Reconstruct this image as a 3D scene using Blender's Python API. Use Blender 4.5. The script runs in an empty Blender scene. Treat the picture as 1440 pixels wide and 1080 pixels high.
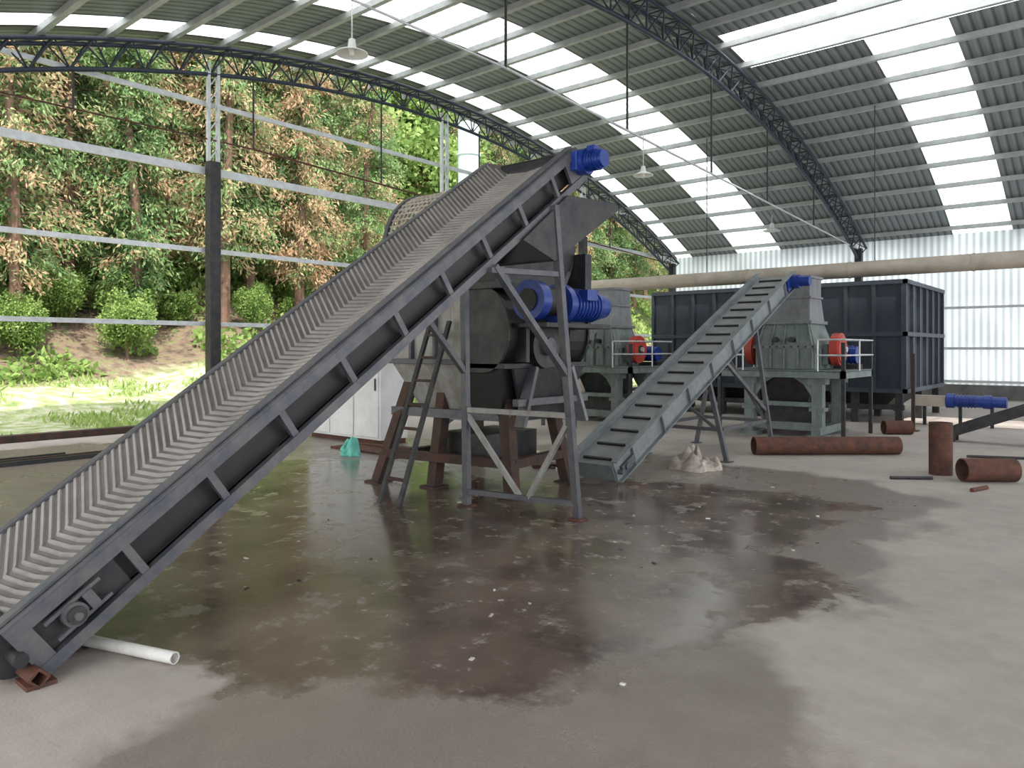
import bpy, math, random
import numpy as np
from mathutils import Vector, noise as mnoise
random.seed(7); rng=np.random.default_rng(7)
scene=bpy.context.scene
COL=scene.collection
try:
    scene.view_settings.view_transform='Standard'
except Exception: pass

# ------------------------------------------------------------------ materials
def mat(name,c1,c2=None,rough=0.6,metal=0.0,scale=4.0,bump=0.0,detail=6,spec=0.5,lo=0.35,hi=0.65,stain=None):
    m=bpy.data.materials.new(name); m.use_nodes=True
    nt=m.node_tree; N=nt.nodes; L=nt.links; b=N['Principled BSDF']
    b.inputs['Roughness'].default_value=rough; b.inputs['Metallic'].default_value=metal
    b.inputs['Specular IOR Level'].default_value=spec
    if c2 is None: c2=tuple(v*0.7 for v in c1)
    tc=N.new('ShaderNodeTexCoord'); ns=N.new('ShaderNodeTexNoise')
    ns.inputs['Scale'].default_value=scale; ns.inputs['Detail'].default_value=detail; ns.inputs['Roughness'].default_value=0.65
    L.new(tc.outputs['Object'],ns.inputs['Vector'])
    r=N.new('ShaderNodeValToRGB'); r.color_ramp.elements[0].position=lo; r.color_ramp.elements[1].position=hi
    r.color_ramp.elements[0].color=(*c1,1); r.color_ramp.elements[1].color=(*c2,1)
    L.new(ns.outputs['Fac'],r.inputs['Fac']); col=r.outputs['Color']
    if stain:   # vertical rust / dust streaks
        mp=N.new('ShaderNodeMapping'); mp.inputs['Scale'].default_value=(7,7,1.2); L.new(tc.outputs['Object'],mp.inputs['Vector'])
        n2=N.new('ShaderNodeTexNoise'); n2.inputs['Scale'].default_value=1.6; n2.inputs['Detail'].default_value=8; n2.inputs['Roughness'].default_value=.7
        L.new(mp.outputs[0],n2.inputs['Vector'])
        mr=N.new('ShaderNodeMapRange'); mr.inputs[1].default_value=.50; mr.inputs[2].default_value=.72; mr.inputs[4].default_value=.75; L.new(n2.outputs['Fac'],mr.inputs[0])
        mx=N.new('ShaderNodeMix'); mx.data_type='RGBA'; L.new(mr.outputs[0],mx.inputs[0]); L.new(col,mx.inputs[6]); mx.inputs[7].default_value=(*stain,1); col=mx.outputs[2]
    L.new(col,b.inputs['Base Color'])
    if bump>0:
        bp=N.new('ShaderNodeBump'); bp.inputs['Strength'].default_value=bump; bp.inputs['Distance'].default_value=0.02
        L.new(ns.outputs['Fac'],bp.inputs['Height']); L.new(bp.outputs['Normal'],b.inputs['Normal'])
    return m
M={}
M['dark']=mat('dark_steel',(.018,.020,.025),(.05,.046,.044),.5,.3,6,.1)
M['frame']=mat('painted_frame',(.070,.075,.095),(.125,.118,.118),.5,.3,7,.1)
M['black']=mat('black_plate',(.008,.008,.010),(.020,.018,.017),.55,.0,5,.1)
M['belt']=mat('rubber_belt',(.085,.076,.07),(.15,.135,.122),.75,.0,3,.15)
M['rib']=mat('rubber_rib',(.20,.18,.166),(.32,.295,.272),.7,.0,2.5,.1)
M['blue']=mat('blue_paint',(.006,.025,.19),(.016,.05,.26),.35,.1,8,.05)
M['red']=mat('red_paint',(.50,.045,.028),(.36,.055,.038),.45,.0,6,.05)
M['rust']=mat('rusty_steel',(.14,.052,.03),(.06,.032,.025),.8,.2,9,.3)
M['rustd']=mat('rusty_leg',(.085,.04,.027),(.035,.028,.025),.8,.2,7,.3)
M['grey']=mat('grey_green_paint',(.13,.165,.16),(.20,.235,.225),.5,.1,5,.1,stain=(.10,.08,.065))
M['lgrey']=mat('light_grey_paint',(.33,.33,.31),(.22,.20,.18),.55,.1,4,.1,stain=(.13,.095,.07))
M['hgrey']=mat('hopper_grey',(.22,.23,.25),(.16,.165,.175),.55,.1,3,.1,stain=(.12,.10,.085))
M['galv']=mat('galvanised',(.62,.64,.65),(.48,.50,.51),.45,.4,6,.05)
M['truss']=mat('truss_paint',(.016,.024,.04),(.03,.04,.06),.45,.3,5)
M['purlin']=mat('purlin_steel',(.45,.47,.47),(.34,.36,.36),.5,.3,3)
M['slate']=mat('slate_paint',(.016,.024,.040),(.030,.038,.054),.5,.2,1.5,.1,stain=(.045,.043,.042))
M['slate2']=mat('slate_rib',(.028,.038,.055),(.045,.052,.068),.5,.2,3,.1)
M['conv2']=mat('conveyor_grey',(.14,.16,.17),(.22,.24,.245),.5,.2,5,.1)
M['belt2']=mat('slat_belt',(.18,.195,.20),(.27,.27,.26),.6,.0,4,.1)
M['beige']=mat('beige_duct',(.46,.40,.33),(.34,.30,.25),.6,.0,2,.1)
M['white']=mat('white_paint',(.75,.76,.75),(.6,.6,.58),.5,.0,2)
M['teal']=mat('chimney_paint',(.62,.74,.72),(.5,.62,.60),.5,.0,1)
M['pvc']=mat('pvc',(.72,.71,.67),(.58,.56,.53),.35,.0,6)
M['sack']=mat('sack_cloth',(.55,.50,.43),(.25,.20,.17),.9,.0,7,.3)
M['conc']=mat('concrete_wall',(.16,.16,.15),(.09,.09,.09),.85,.0,2,.2)
M['bark']=mat('bark',(.22,.13,.09),(.11,.065,.045),.9,.0,4,.5)
M['cyan']=mat('plastic_bag',(.1,.5,.4),(.2,.6,.5),.5,.0,4)

def translucent(name,col,tr,wave_axis='X',scale=6.0,strength=.4,wlo=.62):
    m=bpy.data.materials.new(name); m.use_nodes=True
    nt=m.node_tree;N=nt.nodes;L=nt.links; b=N['Principled BSDF']; out=N['Material Output']
    b.inputs['Base Color'].default_value=(*col,1); b.inputs['Roughness'].default_value=.4
    t=N.new('ShaderNodeBsdfTranslucent'); t.inputs['Color'].default_value=(*col,1)
    mx=N.new('ShaderNodeMixShader'); mx.inputs[0].default_value=tr
    tc=N.new('ShaderNodeTexCoord'); w=N.new('ShaderNodeTexWave'); w.bands_direction=wave_axis
    w.inputs['Scale'].default_value=scale; L.new(tc.outputs['Object'],w.inputs['Vector'])
    ns=N.new('ShaderNodeTexNoise'); ns.inputs['Scale'].default_value=.8; L.new(tc.outputs['Object'],ns.inputs['Vector'])
    r=N.new('ShaderNodeMapRange'); r.inputs[1].default_value=0; r.inputs[2].default_value=1; r.inputs[3].default_value=wlo; r.inputs[4].default_value=1
    L.new(w.outputs['Fac'],r.inputs[0])
    r2=N.new('ShaderNodeMapRange'); r2.inputs[1].default_value=.3; r2.inputs[2].default_value=.7; r2.inputs[3].default_value=.72; r2.inputs[4].default_value=1
    L.new(ns.outputs['Fac'],r2.inputs[0])
    mu=N.new('ShaderNodeMath'); mu.operation='MULTIPLY'; L.new(r.outputs[0],mu.inputs[0]); L.new(r2.outputs[0],mu.inputs[1])
    vm=N.new('ShaderNodeVectorMath'); vm.operation='SCALE'; vm.inputs[0].default_value=col; L.new(mu.outputs[0],vm.inputs['Scale'])
    L.new(vm.outputs[0],t.inputs['Color']); L.new(vm.outputs[0],b.inputs['Base Color'])
    bp=N.new('ShaderNodeBump'); bp.inputs['Strength'].default_value=strength; bp.inputs['Distance'].default_value=.03
    L.new(w.outputs['Fac'],bp.inputs['Height']); L.new(bp.outputs['Normal'],b.inputs['Normal'])
    L.new(b.outputs[0],mx.inputs[1]);L.new(t.outputs[0],mx.inputs[2]);L.new(mx.outputs[0],out.inputs[0])
    return m
M['sky']=translucent('skylight_fibreglass',(.70,.74,.74),.85,'X',1.6,.3,.5)
M['wallp']=translucent('wall_fibreglass',(.54,.58,.58),.8,'X',1.6,.5,.6)

def roof_mat():
    m=bpy.data.materials.new('corrugated_roof'); m.use_nodes=True
    nt=m.node_tree;N=nt.nodes;L=nt.links;b=N['Principled BSDF']
    b.inputs['Roughness'].default_value=.5; b.inputs['Metallic'].default_value=.2
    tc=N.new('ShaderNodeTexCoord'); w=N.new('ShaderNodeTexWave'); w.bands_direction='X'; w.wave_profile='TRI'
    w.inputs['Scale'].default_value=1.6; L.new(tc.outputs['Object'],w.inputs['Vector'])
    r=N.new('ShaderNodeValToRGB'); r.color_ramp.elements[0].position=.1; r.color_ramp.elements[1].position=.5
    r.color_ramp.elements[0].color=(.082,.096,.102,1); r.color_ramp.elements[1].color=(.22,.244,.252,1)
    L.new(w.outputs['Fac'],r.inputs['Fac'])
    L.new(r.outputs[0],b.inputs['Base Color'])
    bp=N.new('ShaderNodeBump'); bp.inputs['Strength'].default_value=.6; bp.inputs['Distance'].default_value=.03
    L.new(w.outputs['Fac'],bp.inputs['Height']); L.new(bp.outputs['Normal'],b.inputs['Normal'])
    return m
M['roof']=roof_mat()

def floor_mat():
    m=bpy.data.materials.new('wet_concrete'); m.use_nodes=True
    nt=m.node_tree;N=nt.nodes;L=nt.links;b=N['Principled BSDF']
    tc=N.new('ShaderNodeTexCoord')
    def noise(s,d=6,r=.6):
        n=N.new('ShaderNodeTexNoise'); n.inputs['Scale'].default_value=s; n.inputs['Detail'].default_value=d; n.inputs['Roughness'].default_value=r
        L.new(tc.outputs['Object'],n.inputs['Vector']); return n
    def mr(src,a,b_,c,d):
        n=N.new('ShaderNodeMapRange'); n.inputs[1].default_value=a;n.inputs[2].default_value=b_;n.inputs[3].default_value=c;n.inputs[4].default_value=d
        L.new(src,n.inputs[0]); return n.outputs[0]
    def math_(op,a,b_):
        n=N.new('ShaderNodeMath'); n.operation=op
        for i,v in enumerate((a,b_)):
            if isinstance(v,(int,float)): n.inputs[i].default_value=v
            else: L.new(v,n.inputs[i])
        return n.outputs[0]
    def mix(f,a,b_):
        n=N.new('ShaderNodeMix'); n.data_type='RGBA'; L.new(f,n.inputs[0])
        for i,v in ((6,a),(7,b_)):
            if isinstance(v,tuple): n.inputs[i].default_value=(*v,1)
            else: L.new(v,n.inputs[i])
        return n.outputs[2]
    n1=noise(1.1,8,.62); n2=noise(6,8,.7); n3=noise(60,4,.6); n4=noise(1.7,3,.5); n5=noise(3.0,6,.65); n6=noise(.45,4,.5)
    dry=mix(mr(n1.outputs[0],.3,.7,0,1),(.43,.376,.335),(.32,.276,.245))
    dry=mix(mr(n2.outputs[0],.35,.8,0,.5),dry,(.52,.475,.435))
    dry=mix(mr(n6.outputs[0],.45,.7,0,.4),dry,(.24,.205,.18))
    aw=N.new('ShaderNodeAttribute'); aw.attribute_name='wet'
    ad=N.new('ShaderNodeAttribute'); ad.attribute_name='damp'
    nz=math_('ADD',math_('MULTIPLY',math_('SUBTRACT',n1.outputs[0],.5),1.5),math_('MULTIPLY',math_('SUBTRACT',n2.outputs[0],.5),.4))
    wet=mr(math_('ADD',aw.outputs['Fac'],nz),-.06,.10,0,1)
    isl=mr(n5.outputs[0],.56,.61,1,.3)
    wet=math_('MULTIPLY',wet,isl)
    dmp=mr(math_('ADD',ad.outputs['Fac'],nz),-.10,.14,0,1)
    dampc=mix(mr(n1.outputs[0],.3,.7,0,1),(.27,.224,.194),(.185,.150,.130))
    wetc=mix(mr(n4.outputs[0],.35,.65,0,1),(.088,.062,.049),(.165,.122,.097))
    wetc=mix(mr(n2.outputs[0],.52,.72,0,.6),wetc,(.23,.185,.15))
    c=mix(dmp,dry,dampc); c=mix(wet,c,wetc)
    L.new(c,b.inputs['Base Color'])
    rw=mr(n4.outputs[0],.38,.62,.035,.16)
    rw=math_('ADD',rw,mr(n2.outputs[0],.50,.7,0,.2))
    rd=mr(n1.outputs[0],.35,.65,.22,.42)
    rr=N.new('ShaderNodeMix'); rr.data_type='FLOAT'; L.new(dmp,rr.inputs[0]); rr.inputs[2].default_value=.78; L.new(rd,rr.inputs[3])
    r2=N.new('ShaderNodeMix'); r2.data_type='FLOAT'; L.new(wet,r2.inputs[0]); L.new(rr.outputs[0],r2.inputs[2]); L.new(rw,r2.inputs[3])
    L.new(r2.outputs[0],b.inputs['Roughness'])
    bp=N.new('ShaderNodeBump'); bp.inputs['Distance'].default_value=.01
    st=mr(wet,0,1,.35,.07); L.new(st,bp.inputs['Strength'])
    L.new(math_('ADD',n3.outputs[0],math_('MULTIPLY',n2.outputs[0],1.5)),bp.inputs['Height']); L.new(bp.outputs['Normal'],b.inputs['Normal'])
    return m
M['floor']=floor_mat()

def ground_mat():
    m=bpy.data.materials.new('hillside_ground'); m.use_nodes=True
    nt=m.node_tree;N=nt.nodes;L=nt.links;b=N['Principled BSDF']; b.inputs['Roughness'].default_value=.95
    tc=N.new('ShaderNodeTexCoord')
    n=N.new('ShaderNodeTexNoise'); n.inputs['Scale'].default_value=.35; n.inputs['Detail'].default_value=9; n.inputs['Roughness'].default_value=.7; L.new(tc.outputs['Object'],n.inputs['Vector'])
    n2=N.new('ShaderNodeTexNoise'); n2.inputs['Scale'].default_value=3; n2.inputs['Detail'].default_value=8; L.new(tc.outputs['Object'],n2.inputs['Vector'])
    at=N.new('ShaderNodeAttribute'); at.attribute_name='zone'
    def ramp(src,els):
        r=N.new('ShaderNodeValToRGB')
        while len(r.color_ramp.elements)<len(els): r.color_ramp.elements.new(.5)
        for e,(p,c) in zip(r.color_ramp.elements,els): e.position=p; e.color=(*c,1)
        L.new(src,r.inputs[0]); return r.outputs[0]
    g=ramp(n2.outputs[0],[(.3,(.17,.24,.08)),(.47,(.33,.38,.17)),(.62,(.50,.48,.36))])
    e=ramp(n2.outputs[0],[(.3,(.07,.05,.032)),(.52,(.21,.15,.105)),(.66,(.16,.19,.07))])
    f=ramp(n2.outputs[0],[(.3,(.03,.05,.015)),(.6,(.10,.12,.035)),(.8,(.16,.12,.06))])
    ad=N.new('ShaderNodeMath'); ad.operation='MULTIPLY_ADD'; L.new(n.outputs[0],ad.inputs[0]); ad.inputs[1].default_value=.9; L.new(at.outputs['Fac'],ad.inputs[2])
    def mr(a,b_):
        k=N.new('ShaderNodeMapRange'); k.inputs[1].default_value=a;k.inputs[2].default_value=b_; L.new(ad.outputs[0],k.inputs[0]); return k.outputs[0]
    def mix(f_,a,b_):
        k=N.new('ShaderNodeMix'); k.data_type='RGBA'; L.new(f_,k.inputs[0]); L.new(a,k.inputs[6]);L.new(b_,k.inputs[7]); return k.outputs[2]
    c=mix(mr(1.35,1.55),g,e); c=mix(mr(2.35,2.6),c,f)
    L.new(c,b.inputs['Base Color'])
    bp=N.new('ShaderNodeBump'); bp.inputs['Strength'].default_value=1.0; bp.inputs['Distance'].default_value=.25; L.new(n2.outputs[0],bp.inputs['Height']); L.new(bp.outputs[0],b.inputs['Normal'])
    return m
M['ground']=ground_mat()

def leaf_mat(name,els):
    m=bpy.data.materials.new(name); m.use_nodes=True
    nt=m.node_tree;N=nt.nodes;L=nt.links;b=N['Principled BSDF'];out=N['Material Output']; b.inputs['Roughness'].default_value=.6
    b.inputs['Specular IOR Level'].default_value=.2
    at=N.new('ShaderNodeAttribute'); at.attribute_name='tint'
    oi=N.new('ShaderNodeObjectInfo')
    k=N.new('ShaderNodeMath'); k.operation='MULTIPLY_ADD'; L.new(oi.outputs['Random'],k.inputs[0]); k.inputs[1].default_value=.2; L.new(at.outputs['Fac'],k.inputs[2])
    k2=N.new('ShaderNodeMath'); k2.operation='SUBTRACT'; L.new(k.outputs[0],k2.inputs[0]); k2.inputs[1].default_value=.1
    r=N.new('ShaderNodeValToRGB')
    while len(r.color_ramp.elements)<len(els): r.color_ramp.elements.new(.5)
    for e,(p,c) in zip(r.color_ramp.elements,els): e.position=p; e.color=(*c,1)
    L.new(k2.outputs[0],r.inputs[0]); L.new(r.outputs[0],b.inputs['Base Color'])
    t=N.new('ShaderNodeBsdfTranslucent'); L.new(r.outputs[0],t.inputs['Color'])
    mx=N.new('ShaderNodeMixShader'); mx.inputs[0].default_value=.35
    L.new(b.outputs[0],mx.inputs[1]);L.new(t.outputs[0],mx.inputs[2]);L.new(mx.outputs[0],out.inputs[0])
    return m
M['needle']=leaf_mat('conifer_needles',[(.0,(.06,.12,.045)),(.35,(.16,.27,.10)),(.58,(.31,.41,.18)),(.74,(.48,.39,.23)),(1.,(.48,.30,.19))])
M['leaf']=leaf_mat('broad_leaves',[(.0,(.08,.15,.03)),(.5,(.22,.34,.09)),(1.,(.40,.50,.18))])

# ------------------------------------------------------------------ builder
class B:
    def __init__(s): s.v=[];s.f=[];s.m=[];s.sm=[];s.mats=[]
    def mi(s,k):
        if k not in s.mats: s.mats.append(k)
        return s.mats.index(k)
    def add(s,vs,fs,k,smooth=False):
        o=len(s.v); s.v+= [tuple(v) for v in vs]; i=s.mi(k)
        for f in fs: s.f.append(tuple(a+o for a in f)); s.m.append(i); s.sm.append(smooth)
    def hexa(s,p,k):
        s.add(p,[(0,3,2,1),(4,5,6,7),(0,1,5,4),(1,2,6,5),(2,3,7,6),(3,0,4,7)],k)
    def box(s,lo,hi,k):
        x0,y0,z0=lo;x1,y1,z1=hi
        s.hexa([(x0,y0,z0),(x1,y0,z0),(x1,y1,z0),(x0,y1,z0),(x0,y0,z1),(x1,y0,z1),(x1,y1,z1),(x0,y1,z1)],k)
    def frus(s,r0,z0,r1,z1,k):
        a,b_,c,d=r0; e,f,g,h=r1   # x0,x1,y0,y1
        s.hexa([(a,c,z0),(b_,c,z0),(b_,d,z0),(a,d,z0),(e,g,z1),(f,g,z1),(f,h,z1),(e,h,z1)],k)
    def beam(s,p,q,w,h,k,up=(0,0,1)):
        p=Vector(p);q=Vector(q);d=(q-p).normalized();u=Vector(up)
        if abs(d.dot(u))>.98: u=Vector((0,1,0))
        a=d.cross(u).normalized()*w/2; c=a.cross(d).normalized()*h/2
        s.hexa([p-a-c,p+a-c,q+a-c,q-a-c,p-a+c,p+a+c,q+a+c,q-a+c],k)
    def cyl(s,p,q,r,k,seg=14,r2=None,caps=True):
        p=Vector(p);q=Vector(q);d=(q-p).normalized();u=Vector((0,0,1)) if abs(d.z)<.9 else Vector((1,0,0))
        a=d.cross(u).normalized();c=d.cross(a); r2=r if r2 is None else r2
        vs=[];fs=[]
        for pp,rr in ((p,r),(q,r2)):
            for i in range(seg):
                t=2*math.pi*i/seg; vs.append(pp+a*math.cos(t)*rr+c*math.sin(t)*rr)
        for i in range(seg):
            j=(i+1)%seg; fs.append((i,j,seg+j,seg+i))
        s.add(vs,fs,k,True)
        if caps: s.add(vs,[tuple(range(seg))[::-1],tuple(range(seg,2*seg))],k)
    def tube(s,p,q,r,ri,k,seg=24):
        p=Vector(p);q=Vector(q);d=(q-p).normalized();u=Vector((0,0,1)) if abs(d.z)<.9 else Vector((1,0,0))
        a=d.cross(u).normalized();c=d.cross(a);vs=[]
        for pp,rr in ((p,r),(q,r),(q,ri),(p,ri)):
            for i in range(seg):
                t=2*math.pi*i/seg; vs.append(pp+a*math.cos(t)*rr+c*math.sin(t)*rr)
        for kk in range(4):
            fs=[]
            for i in range(seg):
                j=(i+1)%seg; k2=(kk+1)%4; fs.append((kk*seg+i,kk*seg+j,k2*seg+j,k2*seg+i))
            s.add(vs,fs,k,kk in(0,2))
    def prism(s,pts,off,k):
        n=len(pts);o=Vector(off);vs=[Vector(p) for p in pts]+[Vector(p)+o for p in pts]
        s.add(vs,[tuple(range(n))[::-1],tuple(range(n,2*n))]+[(i,(i+1)%n,n+(i+1)%n,n+i) for i in range(n)],k)
    def make(s,name,parent=None,bevel=0):
        me=bpy.data.meshes.new(name); me.from_pydata(s.v,[],s.f)
        for k in s.mats: me.materials.append(M[k])
        me.polygons.foreach_set('material_index',s.m); me.polygons.foreach_set('use_smooth',s.sm)
        me.update(); o=bpy.data.objects.new(name,me); COL.objects.link(o)
        if parent: o.parent=parent
        if bevel:
            bm=o.modifiers.new('bevel','BEVEL'); bm.width=bevel; bm.segments=2; bm.limit_method='ANGLE'; bm.angle_limit=math.radians(50)
        return o
def empty(name):
    e=bpy.data.objects.new(name,None); COL.objects.link(e); e.empty_display_size=.2; return e

# ------------------------------------------------------------------ building shell
GX=-14.4; FY=27.3; EX=12.0
def zr(t): return 8.5-.017*(t-13.5)**2
T0=-2.5
def strip(dst,x0,x1,ta,tb,k):
    n=max(2,int((tb-ta)/.6)); vs=[];fs=[]
    for i in range(n+1):
        t=ta+(tb-ta)*i/n
        vs+=[(x0,t,zr(t)),(x1,t,zr(t))]
    for i in range(n): fs.append((2*i,2*i+1,2*i+3,2*i+2))
    dst.add(vs,fs,k,True)
rb=B()
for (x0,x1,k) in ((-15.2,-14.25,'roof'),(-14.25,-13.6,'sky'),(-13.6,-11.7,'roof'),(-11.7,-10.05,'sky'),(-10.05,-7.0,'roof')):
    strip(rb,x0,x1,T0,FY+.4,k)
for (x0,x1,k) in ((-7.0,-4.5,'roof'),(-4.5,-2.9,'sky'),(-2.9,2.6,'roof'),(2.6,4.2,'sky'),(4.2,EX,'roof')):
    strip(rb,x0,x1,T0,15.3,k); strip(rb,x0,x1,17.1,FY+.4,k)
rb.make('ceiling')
# purlins
pb=B(); t=-2.3
while t<FY:
    z=zr(t)-.08
    pb.beam((-15.2,t,z),(EX,t,z),.05,.12,'purlin'); pb.beam((-15.2,t+.04,z-.055),(EX,t+.04,z-.055),.07,.015,'purlin')
    t+=1.12
pb.make('roof_purlins')
# trusses
def truss(x,name):
    b=B(); n=46; dt=(FY-T0)/n
    top=[(T0+i*dt,zr(T0+i*dt)-.22) for i in range(n+1)]
    bot=[(T0+(i+.5)*dt,zr(T0+(i+.5)*dt)-.72) for i in range(n)]
    for i in range(n):
        for sx in (-.2,.2):
            b.cyl((x+sx,*top[i]),(x+sx,*top[i+1]),.04,'truss',8,caps=False)
            b.cyl((x+sx,*top[i]),(x,*bot[i]),.018,'truss',6,caps=False)
            b.cyl((x+sx,*top[i+1]),(x,*bot[i]),.018,'truss',6,caps=False)
        b.cyl((x-.2,*top[i]),(x+.2,*top[i]),.016,'truss',6,caps=False)
        b.cyl((x-.2,*top[i]),(x+.2,*top[i+1]),.014,'truss',6,caps=False)
        if i<n-1: b.cyl((x,*bot[i]),(x,*bot[i+1]),.045,'truss',8,caps=False)
    def zt(t): return 5.0+.85*min(1,(FY-t)/18.8)
    b.cyl((x,T0,zt(T0)),(x,8.5,zt(8.5)),.016,'rust' if x<-10 else 'galv',6)
    b.cyl((x,8.5,zt(8.5)),(x,FY,zt(FY)),.022,'rust' if x<-10 else 'galv',6)
    for t in (1.5,5,8.5,12,15.6,18.9,22.5): b.cyl((x,t,zt(t)),(x,t,zr(t)-.6),.022,'dark',6)
    b.make(name)
for i,x in enumerate((GX,-7.3,-.2,6.9)): truss(x,'arched_roof_truss')
# columns
def column(x,t,top,two=True):
    b=B()
    h=5.4 if two else top
    b.box((x-.11,t-.11,0),(x+.11,t+.11,min(h,top)),'dark'); b.box((x-.2,t-.2,0),(x+.2,t+.2,.02),'dark')
    if two and top>h:
        for sy in (-.1,.1):
            b.box((x-.04,t+sy-.03,h),(x+.04,t+sy+.03,top),'galv')
        z=h
        while z<top-.3:
            b.beam((x,t-.1,z),(x,t+.1,z+.3),.02,.02,'galv'); z+=.3
    b.make('steel_column')
for t in (1.0,7.6,14.2,20.8): column(GX,t,zr(t)-.5)
for x in (GX,-7.3,-.2,6.9): column(x,FY-.15,zr(FY-.15)-.3,False)
for x in (GX,-7.3,6.9): column(x,T0,zr(T0)-.3,False)
gb=B()
for z,w in ((6.6,.09),(5.23,.15),(3.6,.09),(2.1,.08)):
    a=13.5-math.sqrt(max(0,(8.5-z)/.017)); c=min(FY,13.5+math.sqrt((8.5-z)/.017)); a=max(a,T0)
    gb.beam((GX-.14,a,z),(GX-.14,c,z),.05,w,'galv'); gb.beam((GX-.17,a,z+w/2),(GX-.17,c,z+w/2),.10,.012,'galv')
gb.make('gable_wall_girts')
# far wall
wb=B()
zt=zr(FY)+.0
wb.add([(GX,FY,.45),(EX,FY,.45),(EX,FY,zt),(GX,FY,zt)],[(0,1,2,3)],'wallp')
wb.box((GX,FY-.1,0),(EX,FY+.1,.45),'conc')
for z in (.55,1.6,2.9,4.2): wb.beam((GX,FY-.06,z),(EX,FY-.06,z),.06,.08,'galv')
wb.make('wall_back')
cb=B(); cb.box((GX-.35,T0,-.05),(GX-.13,FY,.12),'rustd'); cb.make('trim_1')

# floor with wetness attributes
def sdf(poly,P):
    poly=np.array(poly); d=np.full(len(P),1e9); ins=np.zeros(len(P),bool); n=len(poly)
    for i in range(n):
        a=poly[i];b_=poly[(i+1)%n]; e=b_-a; w=P-a
        tt=np.clip((w@e)/(e@e),0,1); q=w-tt[:,None]*e; d=np.minimum(d,np.hypot(q[:,0],q[:,1]))
        c=((a[1]>P[:,1])!=(b_[1]>P[:,1])); xx=(b_[0]-a[0])*(P[:,1]-a[1])/((b_[1]-a[1]) if b_[1]!=a[1] else 1e-9)+a[0]
        ins^=c&(P[:,0]<xx)
    return np.where(ins,d,-d)
wetpoly=[(-3.76,1.89),(-3.23,1.67),(-2.82,2.2),(-2.36,2.4),(-1.99,2.55),(-1.95,2.99),(-1.87,3.49),(-1.67,4.03),(-1.33,4.76),(-1.58,5.57),(-2.18,5.67),(-2.16,6.4),(-2.05,7.95),(-3.04,8.32),(-4.75,7.9),(-5.79,6.5),(-7.6,7.2),(-9.5,6.2),(-9.5,4.0),(-7.5,2.4),(-4.52,1.5)]
damppoly=[(-3.5,1.9),(-3.2,1.4),(-2.9,.9),(-2.4,.4),(-.9,.9),(-.6,2.2),(-.95,3.0),(-1.22,3.42),(-1.6,4.0),(-1.3,4.7),(-1.3,5.7),(-1.6,7),(-1.4,8.6),(-2.5,9.6),(-5,10.0),(-9,9.5),(-13.5,8),(-13.8,1),(-9,1.5),(-5,1.2)]
def axis(segs):
    out=[]
    for a,b_,s in segs: out+=list(np.arange(a,b_,s))
    out.append(segs[-1][1]); return np.array(out)
xs=axis([(GX-.3,-12,.4),(-12,0,.09),(0,EX,.6)]); ys=axis([(-6,0,.5),(0,10,.09),(10,FY+.1,.5)])
nx,ny=len(xs),len(ys); X,Y=np.meshgrid(xs,ys); P=np.stack([X.ravel(),Y.ravel()],1)
V=np.concatenate([P,np.zeros((len(P),1))],1)
idx=np.arange(nx*ny).reshape(ny,nx)
F=np.stack([idx[:-1,:-1].ravel(),idx[:-1,1:].ravel(),idx[1:,1:].ravel(),idx[1:,:-1].ravel()],1)
me=bpy.data.meshes.new('floor'); me.from_pydata(V.tolist(),[],F.tolist())
for nm,pl in (('wet',wetpoly),('damp',damppoly)):
    at=me.attributes.new(nm,'FLOAT','POINT'); at.data.foreach_set('value',sdf(pl,P).astype(np.float32))
me.materials.append(M['floor']); fo=bpy.data.objects.new('floor',me); COL.objects.link(fo)

# ------------------------------------------------------------------ terrain and trees
HX=[0,4,8.5,11.5,20,45,75,110]; HZ=[-.08,.0,1.0,2.3,8,30,52,70]
def hill(x,y):
    d=GX-x
    z=float(np.interp(d,HX,HZ)) if d>0 else -.08
    if d>3: z+=mnoise.noise(Vector((x*.25,y*.25,0)))*min(1.2,(d-3)*.12)+mnoise.noise(Vector((x*.05,y*.05,3)))*min(6,(d-3)*.12)
    return z
xs=axis([(-120,-50,2.5),(-50,GX-.35,.5)]); ys=axis([(-30,0,2),(0,50,.7),(50,140,3)])
X,Y=np.meshgrid(xs,ys); Pn=np.stack([X.ravel(),Y.ravel()],1); nx,ny=len(xs),len(ys)
Z=[hill(a,c) for a,c in Pn]; idx=np.arange(nx*ny).reshape(ny,nx)
F=np.stack([idx[:-1,:-1].ravel(),idx[:-1,1:].ravel(),idx[1:,1:].ravel(),idx[1:,:-1].ravel()],1)
me=bpy.data.meshes.new('hillside'); me.from_pydata([(a,c,z) for (a,c),z in zip(Pn,Z)],[],F.tolist())
at=me.attributes.new('zone','FLOAT','POINT'); at.data.foreach_set('value',np.interp(GX-Pn[:,0],[0,6,9,12,15],[.4,.5,1.1,1.8,2.6]).astype(np.float32))
me.materials.append(M['ground']); me.polygons.foreach_set('use_smooth',[True]*len(me.polygons))
ho=bpy.data.objects.new('hillside',me); COL.objects.link(ho)

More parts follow.
